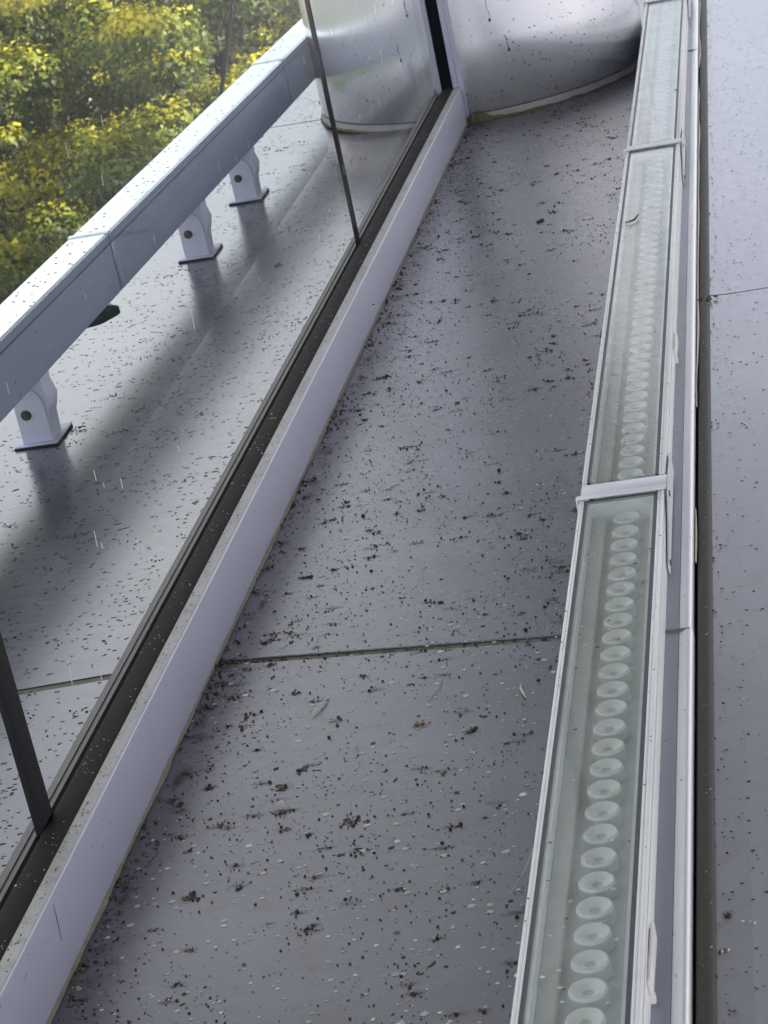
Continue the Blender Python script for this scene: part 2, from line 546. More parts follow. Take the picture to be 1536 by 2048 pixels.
# mossy uneven sealant round the foot (thickest by the kerb)
bm = bmesh.new()
random.seed(3)
seg = 300
rr = []
for i in range(seg):
    a = 2 * PI * i / seg
    p = Vector((math.cos(a), math.sin(a), 0))
    thick = 0.0025 + 0.004 * mnoise.noise(p * 9) + 0.002 * random.random()
    near = math.exp(-((a - 1.52 * PI) / 0.13) ** 2)
    thick = max(0.0012, thick) + 0.014 * near * (0.7 + 0.5 * mnoise.noise(p * 40))
    h = thick * (0.9 + 0.5 * near)
    rr.append([bm.verts.new((p.x * (CR + 0.0045), p.y * (CR + 0.0045), h + 0.001)), bm.verts.new((p.x * (CR + 0.0045 + thick * .6), p.y * (CR + 0.0045 + thick * .6), h * .8)), bm.verts.new((p.x * (CR + 0.004 + thick), p.y * (CR + 0.004 + thick), 0.0002))])
for i in range(seg):
    a, b = rr[i], rr[(i + 1) % seg]
    for k in range(2):
        bm.faces.new((a[k], a[k + 1], b[k + 1], b[k]))
bmesh.ops.recalc_face_normals(bm, faces=list(bm.faces))
obj('foot_sealant', bm, M_MOSS, col)

# dirt drips and specks on the cladding
bm = bmesh.new()
random.seed(21)
def col_pt(a, z, off=0.0009):
    return Vector(((CR + off) * math.cos(a), (CR + off) * math.sin(a), z))
def col_blob(a, z, rw, rh):
    k = 7
    vs = []
    for i in range(k):
        th = 2 * PI * i / k
        q = random.uniform(0.6, 1.2)
        vs.append(bm.verts.new(col_pt(a + rw * q * math.cos(th) / CR, z + rh * q * math.sin(th))))
    bm.faces.new(vs)
for _ in range(1000):
    a = random.uniform(PI * 1.02, PI * 1.98)
    z = 0.02 + abs(random.gauss(0, 0.16))
    s = 0.0005 + 0.0013 * random.random() ** 2
    col_blob(a, z, s, s * random.uniform(0.8, 2.0))
for a0, z0, z1 in ((PI * 1.425, 0.44, 0.30), (PI * 1.57, 0.42, 0.255), (PI * 1.40, 0.22, 0.19), (PI * 1.60, 0.20, 0.17)):
    z = z0
    while z > z1:
        col_blob(a0 + (z0 - z) * 0.12 + random.gauss(0, 0.003), z, random.uniform(.0007, .0016), random.uniform(.003, .006))
        z -= 0.009
    col_blob(a0 + (z0 - z) * 0.12, z, 0.0035, 0.005)
tag(obj('dirt_marks', bm, M_DARKSP, col), kind='stuff')

# ------------------------------------------------------------------ guard rail outside the glass
rail_x = lambda y: -1.404 + 0.036 * (y - 3.80)
rail = empty('guard_rail', (-1.44, 3.7, 0))
tag(rail, 'low box-section metal guard rail on bracket feet beyond the glass', 'guard rail')
BW, BZ0, BZ1 = 0.082, 0.120, 0.241
def beam(y0, y1):
    sh = lambda y: rail_x(y) + 1.44
    bm = bmesh.new()
    pr = [(0, BZ0 + .003), (0, BZ1 - .0235), (-.005, BZ1 - .0235), (-.005, BZ1 - .0195), (.0008, BZ1 - .0195), (.0008, BZ1 - .004), (-.0035, BZ1), (-BW + .0035, BZ1), (-BW, BZ1 - .004), (-BW, BZ0 + .003), (-BW + .003, BZ0), (-.003, BZ0)]
    y0 -= 3.7; y1 -= 3.7
    s = lambda y: sh(y + 3.7)
    fs = add_prism(bm, pr, y0, y1, s)
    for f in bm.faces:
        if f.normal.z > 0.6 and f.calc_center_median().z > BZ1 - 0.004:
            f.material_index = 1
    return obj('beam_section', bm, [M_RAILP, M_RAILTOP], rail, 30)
beam(1.6, 4.238)
beam(4.242, 5.818)
beam(5.822, 8.2)
for yj in (4.24, 5.82):      # joint sleeves and cap joints
    x = rail_x(yj) + 1.44
    obj('joint_sleeve', box(x - BW + 0.004, x - 0.004, yj - 3.7 - 0.03, yj - 3.7 + 0.03, BZ0 + 0.004, BZ1 - 0.006), M_RUBBER2, rail)
    obj('joint_cover', box(x - 0.0005, x + 0.0022, yj - 3.7 + 0.001, yj - 3.7 + 0.030, BZ0 + 0.006, BZ1 - 0.022, 0.0008), M_RAILP, rail)
    bm = bmesh.new()
    add_box(bm, x - BW - 0.001, x + 0.001, yj - 3.7 + 0.0005, yj - 3.7 + 0.016, BZ1 - 0.004, BZ1 + 0.0022, 0.0008)
    obj('cap_joint', bm, M_RAILTOP, rail)
def bracket(yb):
    xb = rail_x(yb) + 1.44 - 0.037       # centre line
    y = yb - 3.7
    bm = bmesh.new()                      # upright: folded tube with an arched front flange and a wider saddle
    arch = [(-0.028, 0.003), (0.028, 0.003), (0.028, 0.062)]
    for k in range(1, 9):
        a = PI * k / 16
        arch.append((0.006 + 0.022 * math.cos(a), 0.062 + 0.040 * math.sin(a)))
    arch += [(-0.006, 0.102), (-0.016, 0.094), (-0.028, 0.088)]
    add_prism(bm, [(xb + a, z) for a, z in arch], y, y + 0.004)
    sec = [(-0.027, 0.003), (0.027, 0.003), (0.029, 0.045), (0.034, 0.058), (0.039, 0.078), (0.032, 0.104), (0.033, 0.1195), (-0.033, 0.1195), (-0.030, 0.08), (-0.027, 0.05)]
    add_prism(bm, [(xb + a, z) for a, z in sec], y + 0.0045, y + 0.058)
    br = obj('bracket', bm, M_KERB, rail, 30)
    bm = box(xb - 0.042, xb + 0.040, y - 0.014, y + 0.085, 0.0012, 0.0045, 0.001)
    obj('base_plate', bm, M_KERB, br)
    bm = box(xb - 0.0425, xb + 0.0405, y - 0.0148, y + 0.0858, -0.003, 0.0010)
    obj('base_pad', bm, M_RUBBER, br)
    bm = bmesh.new()
    add_cyl(bm, (0, 0), 0.0078, 0, 0.005, 6)
    add_cyl(bm, (0, 0), 0.0042, 0.005, 0.0065, 12)
    add_cyl(bm, (0, 0), 0.0098, -0.001, 0.0012, 20)
    bmesh.ops.rotate(bm, verts=list(bm.verts), matrix=Matrix.Rotation(PI / 2, 3, 'X'))
    bmesh.ops.translate(bm, verts=list(bm.verts), vec=(xb - 0.009, y - 0.0003, 0.057))
    obj('bolt', bm, M_BOLT, br)
for yb in (3.728, 4.872, 5.35, 6.43):
    bracket(yb)
# specks on the rail
bm = bmesh.new()
random.seed(8)
for _ in range(500):
    yy = random.uniform(2.8, 6.6); x = rail_x(yy) + 1.44
    s = random.uniform(0.0008, 0.0024)
    if random.random() < 0.6:
        xx = x - random.uniform(0.006, BW - 0.006)
        vs = [bm.verts.new((xx + s * 1.6 * random.uniform(.6, 1.2) * math.cos(2 * PI * i / 6), yy - 3.7 + s * 1.6 * random.uniform(.6, 1.2) * math.sin(2 * PI * i / 6), BZ1 + 0.0004)) for i in range(6)]
    else:
        zz = random.uniform(BZ0 + .01, BZ1 - .03)
        vs = [bm.verts.new((x + 0.0006, yy - 3.7 + s * random.uniform(.6, 1.2) * math.cos(2 * PI * i / 6), zz + s * 1.4 * random.uniform(.6, 1.2) * math.sin(2 * PI * i / 6))) for i in range(6)]
    bm.faces.new(vs)
tag(obj('dirt_marks', bm, M_DARKSP, rail), kind='stuff')

# ------------------------------------------------------------------ linear light fixtures
# built in their own frame: x = distance from the left side, y along, rotated a touch
plinth = empty('fixture_plinth', (0, 0, 0))
tag(plinth, 'lavender metal upstand with a bright rounded nosing under the lights', 'trim')
nx = lambda y: -0.2255 - 0.0158 * (y - 2.32)        # right extreme of the nosing
SZ = 0.060
def nosing(y0, y1, dx=0.0, dz=0.0, name='nosing'):
    rn = 0.0065
    prof = [(-0.016, SZ - 0.001)]
    for k in range(9):
        a = PI / 2 - PI / 2 * k / 8
        prof.append((-rn + dx + rn * math.cos(a), SZ - rn + dz + 0.002 + rn * math.sin(a)))
    prof += [(0 + dx, 0.020), (-0.004, 0.020), (-0.004, 0.050), (-0.016, 0.050)]
    return obj(name, prism_y(prof, y0, y1, nx), M_CHROME, plinth, 40)
bm = bmesh.new()
ys = [-1.0, 8.0]
a = [bm.verts.new(c) for c in ((fix_l(-1) + .004, -1, 0.0005), (nx(-1) - .0163, -1, 0.0005), (nx(-1) - .0163, -1, SZ), (fix_l(-1) + .004, -1, SZ))]
b = [bm.verts.new(c) for c in ((fix_l(8) + .004, 8, 0.0005), (nx(8) - .0163, 8, 0.0005), (nx(8) - .0163, 8, SZ), (fix_l(8) + .004, 8, SZ))]
for i in range(4):
    j = (i + 1) % 4
    bm.faces.new((a[i], a[j], b[j], b[i]))
obj('top_strip', bm, M_STRIP, plinth)
nosing(-1.0, 2.505, 0.0012, 0.0006)
nosing(2.5085, 5.94)
nosing(5.944, 8.0)
# small lapped joint covers at the strip joints
for yj, dk in ((2.507, M_SEAL), (5.942, M_SEAL)):
    s = nx(yj)
    obj('joint_line', box(s - 0.034, s - 0.0025, yj - 0.0018, yj + 0.0018, SZ - 0.002, SZ + 0.0022), dk, plinth)

gk = empty('edge_gasket', (0, 0, 0))
tag(gk, 'thick dark rubber gasket between the bright nosing and the right-hand floor', 'gasket')
prof = []
for k in range(13):
    a = PI * k / 12
    prof.append((-0.0098 + 0.0098 * math.cos(a), 0.046 + 0.0065 * math.sin(a)))
prof += [(-0.0196, 0.02), (0, 0.02)]
obj('rubber_tube', prism_y(prof, -1.0, 8.0, gas_r), M_EDGEG, gk, 40)
obj('shadow_gap', prism_y([(-0.026, 0.018), (-0.0002, 0.018), (-0.0002, 0.030), (-0.026, 0.030)], -1.0, 8.0, gas_r), M_BLACK, gk)
# loose pale sealant remains in the gap
bm = bmesh.new()
random.seed(9)
prev = None
for y in np.arange(2.5, 7.0, 0.02):
    wv = 0.0005 + 0.0075 * mnoise.noise(Vector((y * 3.1, 4, 0))) + (0.003 if y > 3.3 else -0.001)
    if 2.7 < y < 3.2: wv += 0.002
    wv = max(0.0, wv)
    if wv < 0.0012:
        prev = None
        continue
    x0 = nx(y) + 0.0006
    cur = [bm.verts.new((x0, y, 0.050)), bm.verts.new((x0 + wv * .5, y, 0.0535 + .001 * random.random())), bm.verts.new((x0 + wv, y, 0.0505))]
    if prev:
        for i in range(2):
            bm.faces.new((prev[i], prev[i + 1], cur[i + 1], cur[i]))
    prev = cur
obj('sealant_remains', bm, M_SHELL, gk)

FZ0, FZ1 = SZ + 0.0005, 0.100
ROT = math.atan(0.0140)
PITCH = 0.0455
def fixture(y0, y1, label, led_y0, ledmax=60):
    """linear light, local x to the right from its left side, local y along it from its near end"""
    yn = y0
    root = empty('linear_light', (fix_l(yn), yn, 0), ROT)
    tag(root, label, 'light fixture', 'glass topped linear lights in one row')
    L = (y1 - y0)
    obj('housing', box(0.001, 0.1155, 0, L, FZ0, FZ0 + 0.004), M_STRIP, root)
    bm = bmesh.new()      # left and right frame rails and end rails
    add_box(bm, 0.0, 0.0032, 0, L, FZ0 + .001, FZ1 + .0008, 0.0008)
    add_box(bm, 0.0034, 0.0062, 0, L, FZ0 + .005, FZ1, 0.0006)
    add_box(bm, 0.1062, 0.1102, 0, L, FZ0 + .005, FZ1, 0.0006)
    add_box(bm, 0.1104, 0.1148, 0, L, FZ0 + .005, FZ1 + .0008, 0.0008)
    obj('frame', bm, M_WHITE, root)
    bm = bmesh.new()
    add_box(bm, 0.1149, 0.1162, 0, L, FZ0, FZ1 - .009, 0.0004)
    obj('side_trim', bm, M_WHITE, root)
    bm = bmesh.new()      # dark seals
    add_box(bm, 0.0064, 0.0106, 0.004, L - .004, FZ0 + .005, FZ1 - .0012)
    add_box(bm, 0.1012, 0.1060, 0.004, L - .004, FZ0 + .005, FZ1 - .0012)
    add_box(bm, 0.0106, 0.1012, L - .0115, L - .004, FZ0 + .005, FZ1 - .0012)
    obj('seal', bm, M_SPACER, root)
    bm = bmesh.new()      # inner walls / ground glass edge
    add_box(bm, 0.0107, 0.0150, 0.012, L - .0115, FZ0 + .005, FZ1 - .0035)
    add_box(bm, 0.0972, 0.1011, 0.012, L - .0115, FZ0 + .005, FZ1 - .0035)
    add_box(bm, 0.0150, 0.0972, L - .0185, L - .0118, FZ0 + .005, FZ1 - .0035)
    obj('inner_wall', bm, M_SIDE, root)
    obj('tray', box(0.0151, 0.0971, 0.0, L - .0187, FZ0 + .0045, FZ0 + .007), M_INNER, root)
    obj('reflector', box(0.0153, 0.0335, 0.0, L - .0187, FZ0 + .0072, FZ0 + .019, 0.002), M_INNER, root)
    obj('glass_cover', box(0.0108, 0.1010, 0.005, L - .0117, FZ1 - .0032, FZ1 - .0008), M_COVER, root)
    # first lens
    cx = 0.0622
    bm = bmesh.new()
    r = 0.0185
    n = 28
    rings = []
    for rad, z, mi in ((r + .0008, 0.0, 1), (r, 0.013, 1), (r - 0.0006, 0.0148, 0), (r - 0.0018, 0.0156, 0), (r - 0.004, 0.0148, 0), (r * 0.55, 0.0122, 0), (r * 0.3, 0.0108, 0), (r * 0.16, 0.0102, 1)):
        rings.append(([bm.verts.new((rad * math.cos(2 * PI * i / n), rad * math.sin(2 * PI * i / n), z)) for i in range(n)], mi))
    for (a, _), (b, mi) in zip(rings, rings[1:]):
        for i in range(n):
            j = (i + 1) % n
            f = bm.faces.new((a[i], a[j], b[j], b[i]))
            f.material_index = mi
    f = bm.faces.new(rings[-1][0]); f.material_index = 1
    first = obj('led_lens', bm, [M_LENS, M_LENSSIDE], root, 50)
    k = 0
    y = led_y0
    o = first
    while y > 0.03:
        if k > 0:
            o = first.copy()
            SC.collection.objects.link(o)
            o.parent = root
        o.location = (cx, y, FZ0 + .0075)
        o.rotation_euler = (0, 0, random.uniform(-PI, PI))
        y -= PITCH
        k += 1
    return root
random.seed(2)
fixture(1.30, 2.868, 'nearest glass topped linear light with its round lenses showing clearly', 2.868 - 1.30 - 0.040)
fixture(2.925, 4.798, 'middle glass topped linear light between the two white cross straps', 4.798 - 2.925 - 0.04)
fixture(4.845, 6.72, 'farthest glass topped linear light mirroring the steel column', 6.72 - 4.845 - 0.04)

def clamp(y, label, wide=0.04, first=False):
    root = empty('strap_bracket', (fix_l(y), y, 0), ROT)
    tag(root, label, 'bracket', 'white straps joining the linear lights')
    bm = bmesh.new()
    # front bar with down-turned ends
    add_box(bm, -0.0042, 0.1175, 0.000, 0.0105, FZ1 + 0.0010, FZ1 + 0.0040, 0.0012)
    add_box(bm, -0.0052, -0.0022, 0.000, 0.0105, FZ0 + 0.005, FZ1 + 0.0030, 0.001)
    obj('end_bar', bm, M_STRAP, root)
    bm = bmesh.new()
    add_box(bm, 0.0005, 0.1180, 0.0125, 0.0125 + wide, FZ1 - 0.0030, FZ1 + 0.0018, 0.0015)
    obj('strap', bm, M_STRAP, root)
    # long tapered side arm lying along the right side
    bm = bmesh.new()
    x0, x1 = 0.1184, 0.1204
    pts = [(-0.190, FZ0 + 0.001), (0.150, FZ0 + 0.006), (0.150, FZ1 - 0.005), (0.045, FZ1 + 0.0015), (0.0, FZ1 + 0.0015), (-0.190, FZ0 + 0.014)]
    a = [bm.verts.new((x0, yy, z)) for yy, z in pts]
    b = [bm.verts.new((x1, yy, z)) for yy, z in pts]
    bm.faces.new(a); bm.faces.new(list(reversed(b)))
    for i in range(len(pts)):
        j = (i + 1) % len(pts)
        bm.faces.new((a[i], a[j], b[j], b[i]))
    # small outward lip at the foot of the arm
    bmesh.ops.recalc_face_normals(bm, faces=list(bm.faces))
    arm = obj('side_arm', bm, M_STRAP, root, 20)
    for yy, z in ((-0.172, FZ0 + 0.0085), (0.0, FZ1 - 0.006)):
        bm = bmesh.new()
        add_cyl(bm, (0, 0), 0.0042, 0, 0.0012, 14)
        bmesh.ops.rotate(bm, verts=list(bm.verts), matrix=Matrix.Rotation(PI / 2, 3, 'Y'))
        bmesh.ops.translate(bm, verts=list(bm.verts), vec=(x1 + 0.0001, yy, z))
        obj('screw', bm, M_BOLT, arm)
    return root
clamp(2.862, 'wide white cross strap at the end of the nearest linear light')
clamp(4.798, 'white cross strap in the distance before the farthest linear light', 0.026)
clamp(6.50, 'white strap at the top edge whose side arm points down the row', 0.026)
for y0, y1, lab in ((1.735, 1.830, 'small white clip on the side of the nearest light low in the picture'), (3.485, 3.570, 'small white clip on the side of the middle light')):
    bm = bmesh.new()
    x = fix_l(y0) + 0.1165
    add_box(bm, x, x + 0.0035, y0, y1, FZ0 + 0.008, FZ1 - 0.012, 0.001)
    add_box(bm, x - 0.0008, x + 0.0050, y0 - 0.001, y0 + 0.006, FZ0 + 0.002, FZ0 + 0.012, 0.001)
    tag(obj('side_clip', bm, M_WHITE), lab, 'clip')

# ------------------------------------------------------------------ droppings and dirt
_b = bmesh.new()
bmesh.ops.create_icosphere(_b, subdivisions=1, radius=1)
ICO_V = [tuple(v.co) for v in _b.verts]
ICO_F = [[v.index for v in f.verts] for f in _b.faces]
_b.free()

def disc(bm, x, y, z, rx, ry, rot, n=8, h=0.0005, jit=0.15):
    c = bm.verts.new((x, y, z + h))
    vs = []
    cr_, sr = math.cos(rot), math.sin(rot)
    for i in range(n):
        a = 2 * PI * i / n
        q = 1 + random.uniform(-jit, jit)
        dx, dy = rx * q * math.cos(a), ry * q * math.sin(a)
        vs.append(bm.verts.new((x + dx * cr_ - dy * sr, y + dx * sr + dy * cr_, z)))
    for i in range(n):
        bm.faces.new((c, vs[i], vs[(i + 1) % n]))

def lump(bm, x, y, z, s, flat=0.6):
    """tiny irregular crumb"""
    vs = []
    for c in ICO_V:
        q = s * random.uniform(0.65, 1.25)
        vs.append(bm.verts.new((x + c[0] * q, y + c[1] * q, z + s * flat * 0.5 + c[2] * q * flat)))
    for f in ICO_F:
        bm.faces.new([vs[i] for i in f])

def comma(bm, x, y, z, L, wd, rot, bend):
    pts = []
    for i in range(4):
        f = i / 3 - 0.5
        a = rot + bend * f
        pts.append((x + L * f * math.cos(a), y + L * f * math.sin(a), wd * (0.5 + 0.8 * math.sin(PI * (i + .6) / 4))))
    prev = None
    for i, (px, py, q) in enumerate(pts):
        nx_, ny_ = -math.sin(rot + bend * i / 3), math.cos(rot + bend * i / 3)
        cur = (bm.verts.new((px + nx_ * q, py + ny_ * q, z)), bm.verts.new((px, py, z + .0005)), bm.verts.new((px - nx_ * q, py - ny_ * q, z)))
        if prev:
            for k in range(2):
                bm.faces.new((prev[k], prev[k + 1], cur[k + 1], cur[k]))
        prev = cur

STAINS = []
def clump_bits(bm, x, y, z, spread, count, s0, s1):
    for _ in range(count):
        lump(bm, x + random.gauss(0, spread * 1.3), y + random.gauss(0, spread), z, random.uniform(s0, s1))

# middle floor
random.seed(77)
bd, bp, bk = bmesh.new(), bmesh.new(), bmesh.new()
def inside(x, y):
    if not (KX + 0.004 < x < fix_l(y) - 0.004): return False
    return (x - CX) ** 2 + (y - CY) ** 2 > (CR + 0.012) ** 2
def dens(x, y):
    e = math.exp(-(x - KX) / 0.10) * 0.9
    return 0.45 + e + 0.9 * mnoise.noise(Vector((x * 9, y * 6, 1.3))) + 0.5 * mnoise.noise(Vector((x * 30, y * 22, 7)))
cnt = 0
while cnt < 8500:
    x, y = random.uniform(KX, -0.36), 1.5 + 5.0 * random.random() ** 1.15
    if not inside(x, y) or random.random() > dens(x, y): continue
    cnt += 1
    s = 0.0006 + 0.0012 * random.random() ** 2.0
    if random.random() < 0.03: s *= 1.8
    rk = random.random()
    if rk < 0.14:
        comma(bd, x, y, 0.0002, s * random.uniform(2.5, 4.5), s * .65, random.uniform(0, PI), random.uniform(-1.6, 1.6))
    elif rk < 0.55:
        disc(bd, x, y, 0.0002, s * random.uniform(.8, 1.15), s * random.uniform(.9, 1.5), random.uniform(-.3, .3))
    else:
        lump(bd, x, y, 0.0, s * 1.05, 0.8)
cnt = 0
while cnt < 2300:
    x, y = random.uniform(KX, -0.36), 1.5 + 4.0 * random.random() ** 1.5
    if not inside(x, y): continue
    cnt += 1
    s = 0.0009 + 0.0014 * random.random() ** 2
    if y < 2.7 and random.random() < 0.10: s = random.uniform(0.0026, 0.0040)
    disc(bp, x, y, 0.0003, s * 1.15, s, random.uniform(-.4, .4), 10, 0.0004, 0.08)
for _ in range(130):     # larger cream and black dried drops close to the photographer
    x, y = random.uniform(KX, -0.37), 1.6 + 1.3 * random.random() ** 1.2
    if inside(x, y):
        s = random.uniform(0.0019, 0.0034)
        disc(bp if random.random() < .62 else bd, x, y, 0.0003, s * 1.15, s, random.uniform(-.4, .4), 12, 0.0005, 0.07)
# dirt clusters, drawn out across the ledge
for _ in range(420):
    while True:
        x, y = random.uniform(KX, -0.37), 1.6 + 4.2 * random.random() ** 1.1
        if inside(x, y) and random.random() < dens(x, y): break
    nb = random.randint(3, 12)
    ln = random.uniform(0.002, 0.010)
    STAINS.append((x, y, 0.0, ln * 1.6 + 0.006, 0.006))
    for _k in range(nb):
        xx, yy = x + random.gauss(0, ln * .7), y + random.gauss(0, ln * .8)
        if inside(xx, yy):
            lump(bk if random.random() < .6 else bd, xx, yy, 0, 0.0006 + 0.0021 * random.random() ** 3, 0.75)
# rim of dirt along the kerb foot and along the seam
for _ in range(1100):
    y = random.uniform(1.6, 5.7)
    if mnoise.noise(Vector((y * 4, 9, 0))) + random.uniform(-.3, .5) > 0:
        lump(bk, KX + abs(random.gauss(0, 0.012)) + .002, y, 0, 0.0007 + .0024 * random.random() ** 2, 0.7)
for _ in range(90):
    x = KX + abs(random.gauss(0, 0.05)) if random.random() < .7 else random.uniform(KX, -.4)
    lump(bd, x + .004, seam_y(x) + random.gauss(0, 0.004), -0.002, random.uniform(0.001, 0.003), 0.5)
# dirt round the column foot
for _ in range(700):
    a = random.uniform(PI * 1.0, PI * 2.0)
    r = CR + 0.012 + abs(random.gauss(0, 0.06))
    x, y = CX + r * math.cos(a), CY + r * math.sin(a)
    if x > KX and x < fix_l(y):
        disc(bd, x, y, 0.0002, random.uniform(.001, .003), random.uniform(.0008, .0018), random.uniform(-.5, .5))
tag(obj('dark_droppings', bd, M_DARKSP, None, 60), 'dark insect droppings and crumbs scattered over the middle ledge floor', 'droppings', kind='stuff')
tag(obj('brown_crumbs', bk, M_DARKBIT, None, 0), 'brown and black grime crumbs in loose clusters on the middle ledge floor, thickest by the kerb', 'crumbs', kind='stuff')
tag(obj('pale_droppings', bp, M_PALESP, None, 60), 'pale oval bird and insect spots dried on the middle ledge floor', 'droppings', kind='stuff')

# outer ledge: streaky specks drawn out across it
bd = bmesh.new()
cnt = 0
def zo(x):
    return ZI + (ZC - ZI) * (-0.965 - x) / (-0.965 - XC) if x > XC else ZC + (ZE - ZC) * (XC - x) / (XC - XE)
while cnt < 4300:
    x, y = random.uniform(-1.56, -0.972), 2.2 + 5.0 * random.random() ** 1.2
    if (x - CX) ** 2 + (y - CY) ** 2 < (CR + 0.012) ** 2: continue
    nn = 0.55 + 0.9 * mnoise.noise(Vector((x * 7, y * 6, 5))) + 0.5 * mnoise.noise(Vector((x * 28, y * 30, 2)))
    if random.random() > nn: continue
    cnt += 1
    rx = random.uniform(0.0012, 0.0042) * (2.0 if random.random() < .08 else 1)
    disc(bd, x, y, zo(x) + 0.0003, rx, random.uniform(.0007, .0022) * (1 if rx < .005 else 1.2), random.uniform(-0.1, 0.25), 8, 0.0003, 0.3)
for _ in range(120):
    x, y = random.uniform(-1.5, -1.0), random.uniform(2.4, 6.0)
    if (x - CX) ** 2 + (y - CY) ** 2 < (CR + 0.02) ** 2: continue
    for _k in range(random.randint(3, 12)):
        xx = x + random.gauss(0, 0.012)
        if xx > -0.97: continue
        lump(bd, xx, y + random.gauss(0, .006), zo(xx), random.uniform(.0007, .002), .5)
tag(obj('streaky_specks', bd, M_DARKSP, None, 60), 'dark streaky specks all over the outer ledge beyond the glass', 'droppings', kind='stuff')

# right ledge, kerb, gasket and light covers: sparse specks
bd, bp = bmesh.new(), bmesh.new()
for _ in range(700):
    y = 1.6 + 5.2 * random.random() ** 1.1
    x = gas_r(y) + 0.004 + abs(random.gauss(0, 0.10))
    s = random.uniform(.0006, .0018)
    disc(bd, x, y, RZ + 0.0026 if x < cr(y) else RZ + 0.0004 + (x - cr(y)) * .0113, s * 1.4, s, random.uniform(-.3, .3))
for _ in range(60):
    y = 1.6 + 4.5 * random.random() ** 1.1
    x = gas_r(y) + 0.006 + random.uniform(0, 0.2)
    s = random.uniform(.001, .002)
    disc(bp, x, y, RZ + 0.0027 if x < cr(y) else RZ + 0.0006 + (x - cr(y)) * .0113, s * 1.5, s * .8, random.uniform(-.3, .3))
for _ in range(150):     # along the gasket side
    y = 1.6 + 5.0 * random.random()
    lump(bd, gas_r(y) + random.uniform(-.002, .012), y, RZ + 0.003, random.uniform(.0006, .0020), .6)
for _ in range(260):     # on kerb face (vertical specks)
    y = random.uniform(1.4, 5.6); z = random.uniform(0.006, 0.090); s = random.uniform(.0005, .0013)
    vs = [bd.verts.new((KX + 0.0004, y + s * random.uniform(.7, 1.2) * math.cos(2 * PI * i / 7), z + s * random.uniform(.7, 1.2) * math.sin(2 * PI * i / 7))) for i in range(7)]
    bd.faces.new(vs)
for _ in range(700):     # on the black gasket
    y = random.uniform(1.3, 5.7)
    if mnoise.noise(Vector((y * 9, 3, 1))) + random.uniform(-.25, .25) < 0: continue
    x = -0.918 + random.uniform(-.0135, .0135)
    z = 0.0945 + 0.0036 * math.sqrt(max(0, 1 - ((x + .918) / .0152) ** 2)) + .0003
    s = random.uniform(.0003, .0010) * (2.0 if random.random() < .05 else 1)
    disc(bp if random.random() < .85 else bd, x, y, z, s, s, 0, 7)
for _ in range(900):     # kerb top strip
    y = random.uniform(1.3, 5.7); s = .0003 + .0011 * random.random() ** 2
    disc(bd, KX - .003 - .014 * random.random() ** .6, y, 0.0952, s, s * 1.3, 0, 7)
for _ in range(170):     # light covers
    y = random.uniform(1.6, 6.6); u = random.uniform(0.012, 0.1)
    s = random.uniform(.0006, .0017)
    disc(bd if random.random() < .55 else bp, fix_l(y) + u, y, FZ1 - .0006, s * 1.5, s, random.uniform(-.4, .4), 8)
for _ in range(60):      # bigger dried drops on the light covers
    y = 1.6 + 3.0 * random.random() ** 1.3; u = random.uniform(0.014, 0.098); s = random.uniform(.0012, .0024)
    disc(bp, fix_l(y) + u, y, FZ1 - .0005, s * 1.3, s, random.uniform(-.4, .4), 10)
for _ in range(260):     # on the right-hand gasket
    y = random.uniform(1.6, 6.6); u = random.uniform(-.0165, -.003); s = .0003 + .0009 * random.random() ** 2
    z = 0.046 + 0.0065 * math.sqrt(max(0, 1 - ((u + .0098) / .0098) ** 2)) + .0004
    disc(bp if random.random() < .6 else bd, gas_r(y) + u, y, z, s, s * 1.2, 0, 7)
for _ in range(110):
    y = random.uniform(1.6, 6.6); s = random.uniform(.0005, .0014)
    disc(bd, fix_l(y) + random.choice((.0016, .0048, .1082, .1126)), y, FZ1 + .0010, s, s * 1.2, 0, 7)
for _ in range(90):
    y = random.uniform(1.6, 6.6); s = random.uniform(.0006, .0013)
    disc(bd, nx(y) - random.uniform(.003, .034), y, SZ + .0022, s, s, 0, 7)
tag(obj('sparse_dark_specks', bd, M_DARKSP, None, 60), 'sparse dark specks on the right-hand floor, trims, kerb and light covers', 'droppings', kind='stuff')
tag(obj('sparse_pale_specks', bp, M_PALESP, None, 60), 'pale specks on the black gasket, the right-hand floor and light covers', 'droppings', kind='stuff')

# larger pieces one can tell apart ------------------------------------------------
def crumb(name, x, y, z, label, cat, mat, n=9, spread=0.006, s0=0.002, s1=0.005, seed=0, extra=None):
    random.seed(seed)
    bm = bmesh.new()
    clump_bits(bm, 0, 0, 0, spread * .9, n, s0 * .8, s1 * .85)
    if extra: extra(bm)
    o = obj(name, bm, mat, None, 0)
    o.location = (x, y, z)
    tag(o, label, cat)
    return o
def wisp(name, pts, r, mat, label, cat):
    bm = bmesh.new()
    prev = None
    n = len(pts)
    for i, p in enumerate(pts):
        p = Vector(p)
        d = (Vector(pts[min(i + 1, n - 1)]) - Vector(pts[max(i - 1, 0)])).normalized()
        s = d.cross(Vector((0, 0, 1))).normalized()
        q = r * (0.35 + 1.0 * math.sin(PI * (i + 0.5) / n))
        ring = [bm.verts.new(p + s * q * math.cos(a) + Vector((0, 0, 1)) * q * 0.6 * (1 + math.sin(a))) for a in (0, PI / 3, 2 * PI / 3, PI, 4 * PI / 3, 5 * PI / 3)]
        if prev:
            for k in range(6):
                bm.faces.new((prev[k], prev[(k + 1) % 6], ring[(k + 1) % 6], ring[k]))
        else:
            bm.faces.new(list(reversed(ring)))
        prev = ring
    bm.faces.new(prev)
    return tag(obj(name, bm, mat), label, cat)
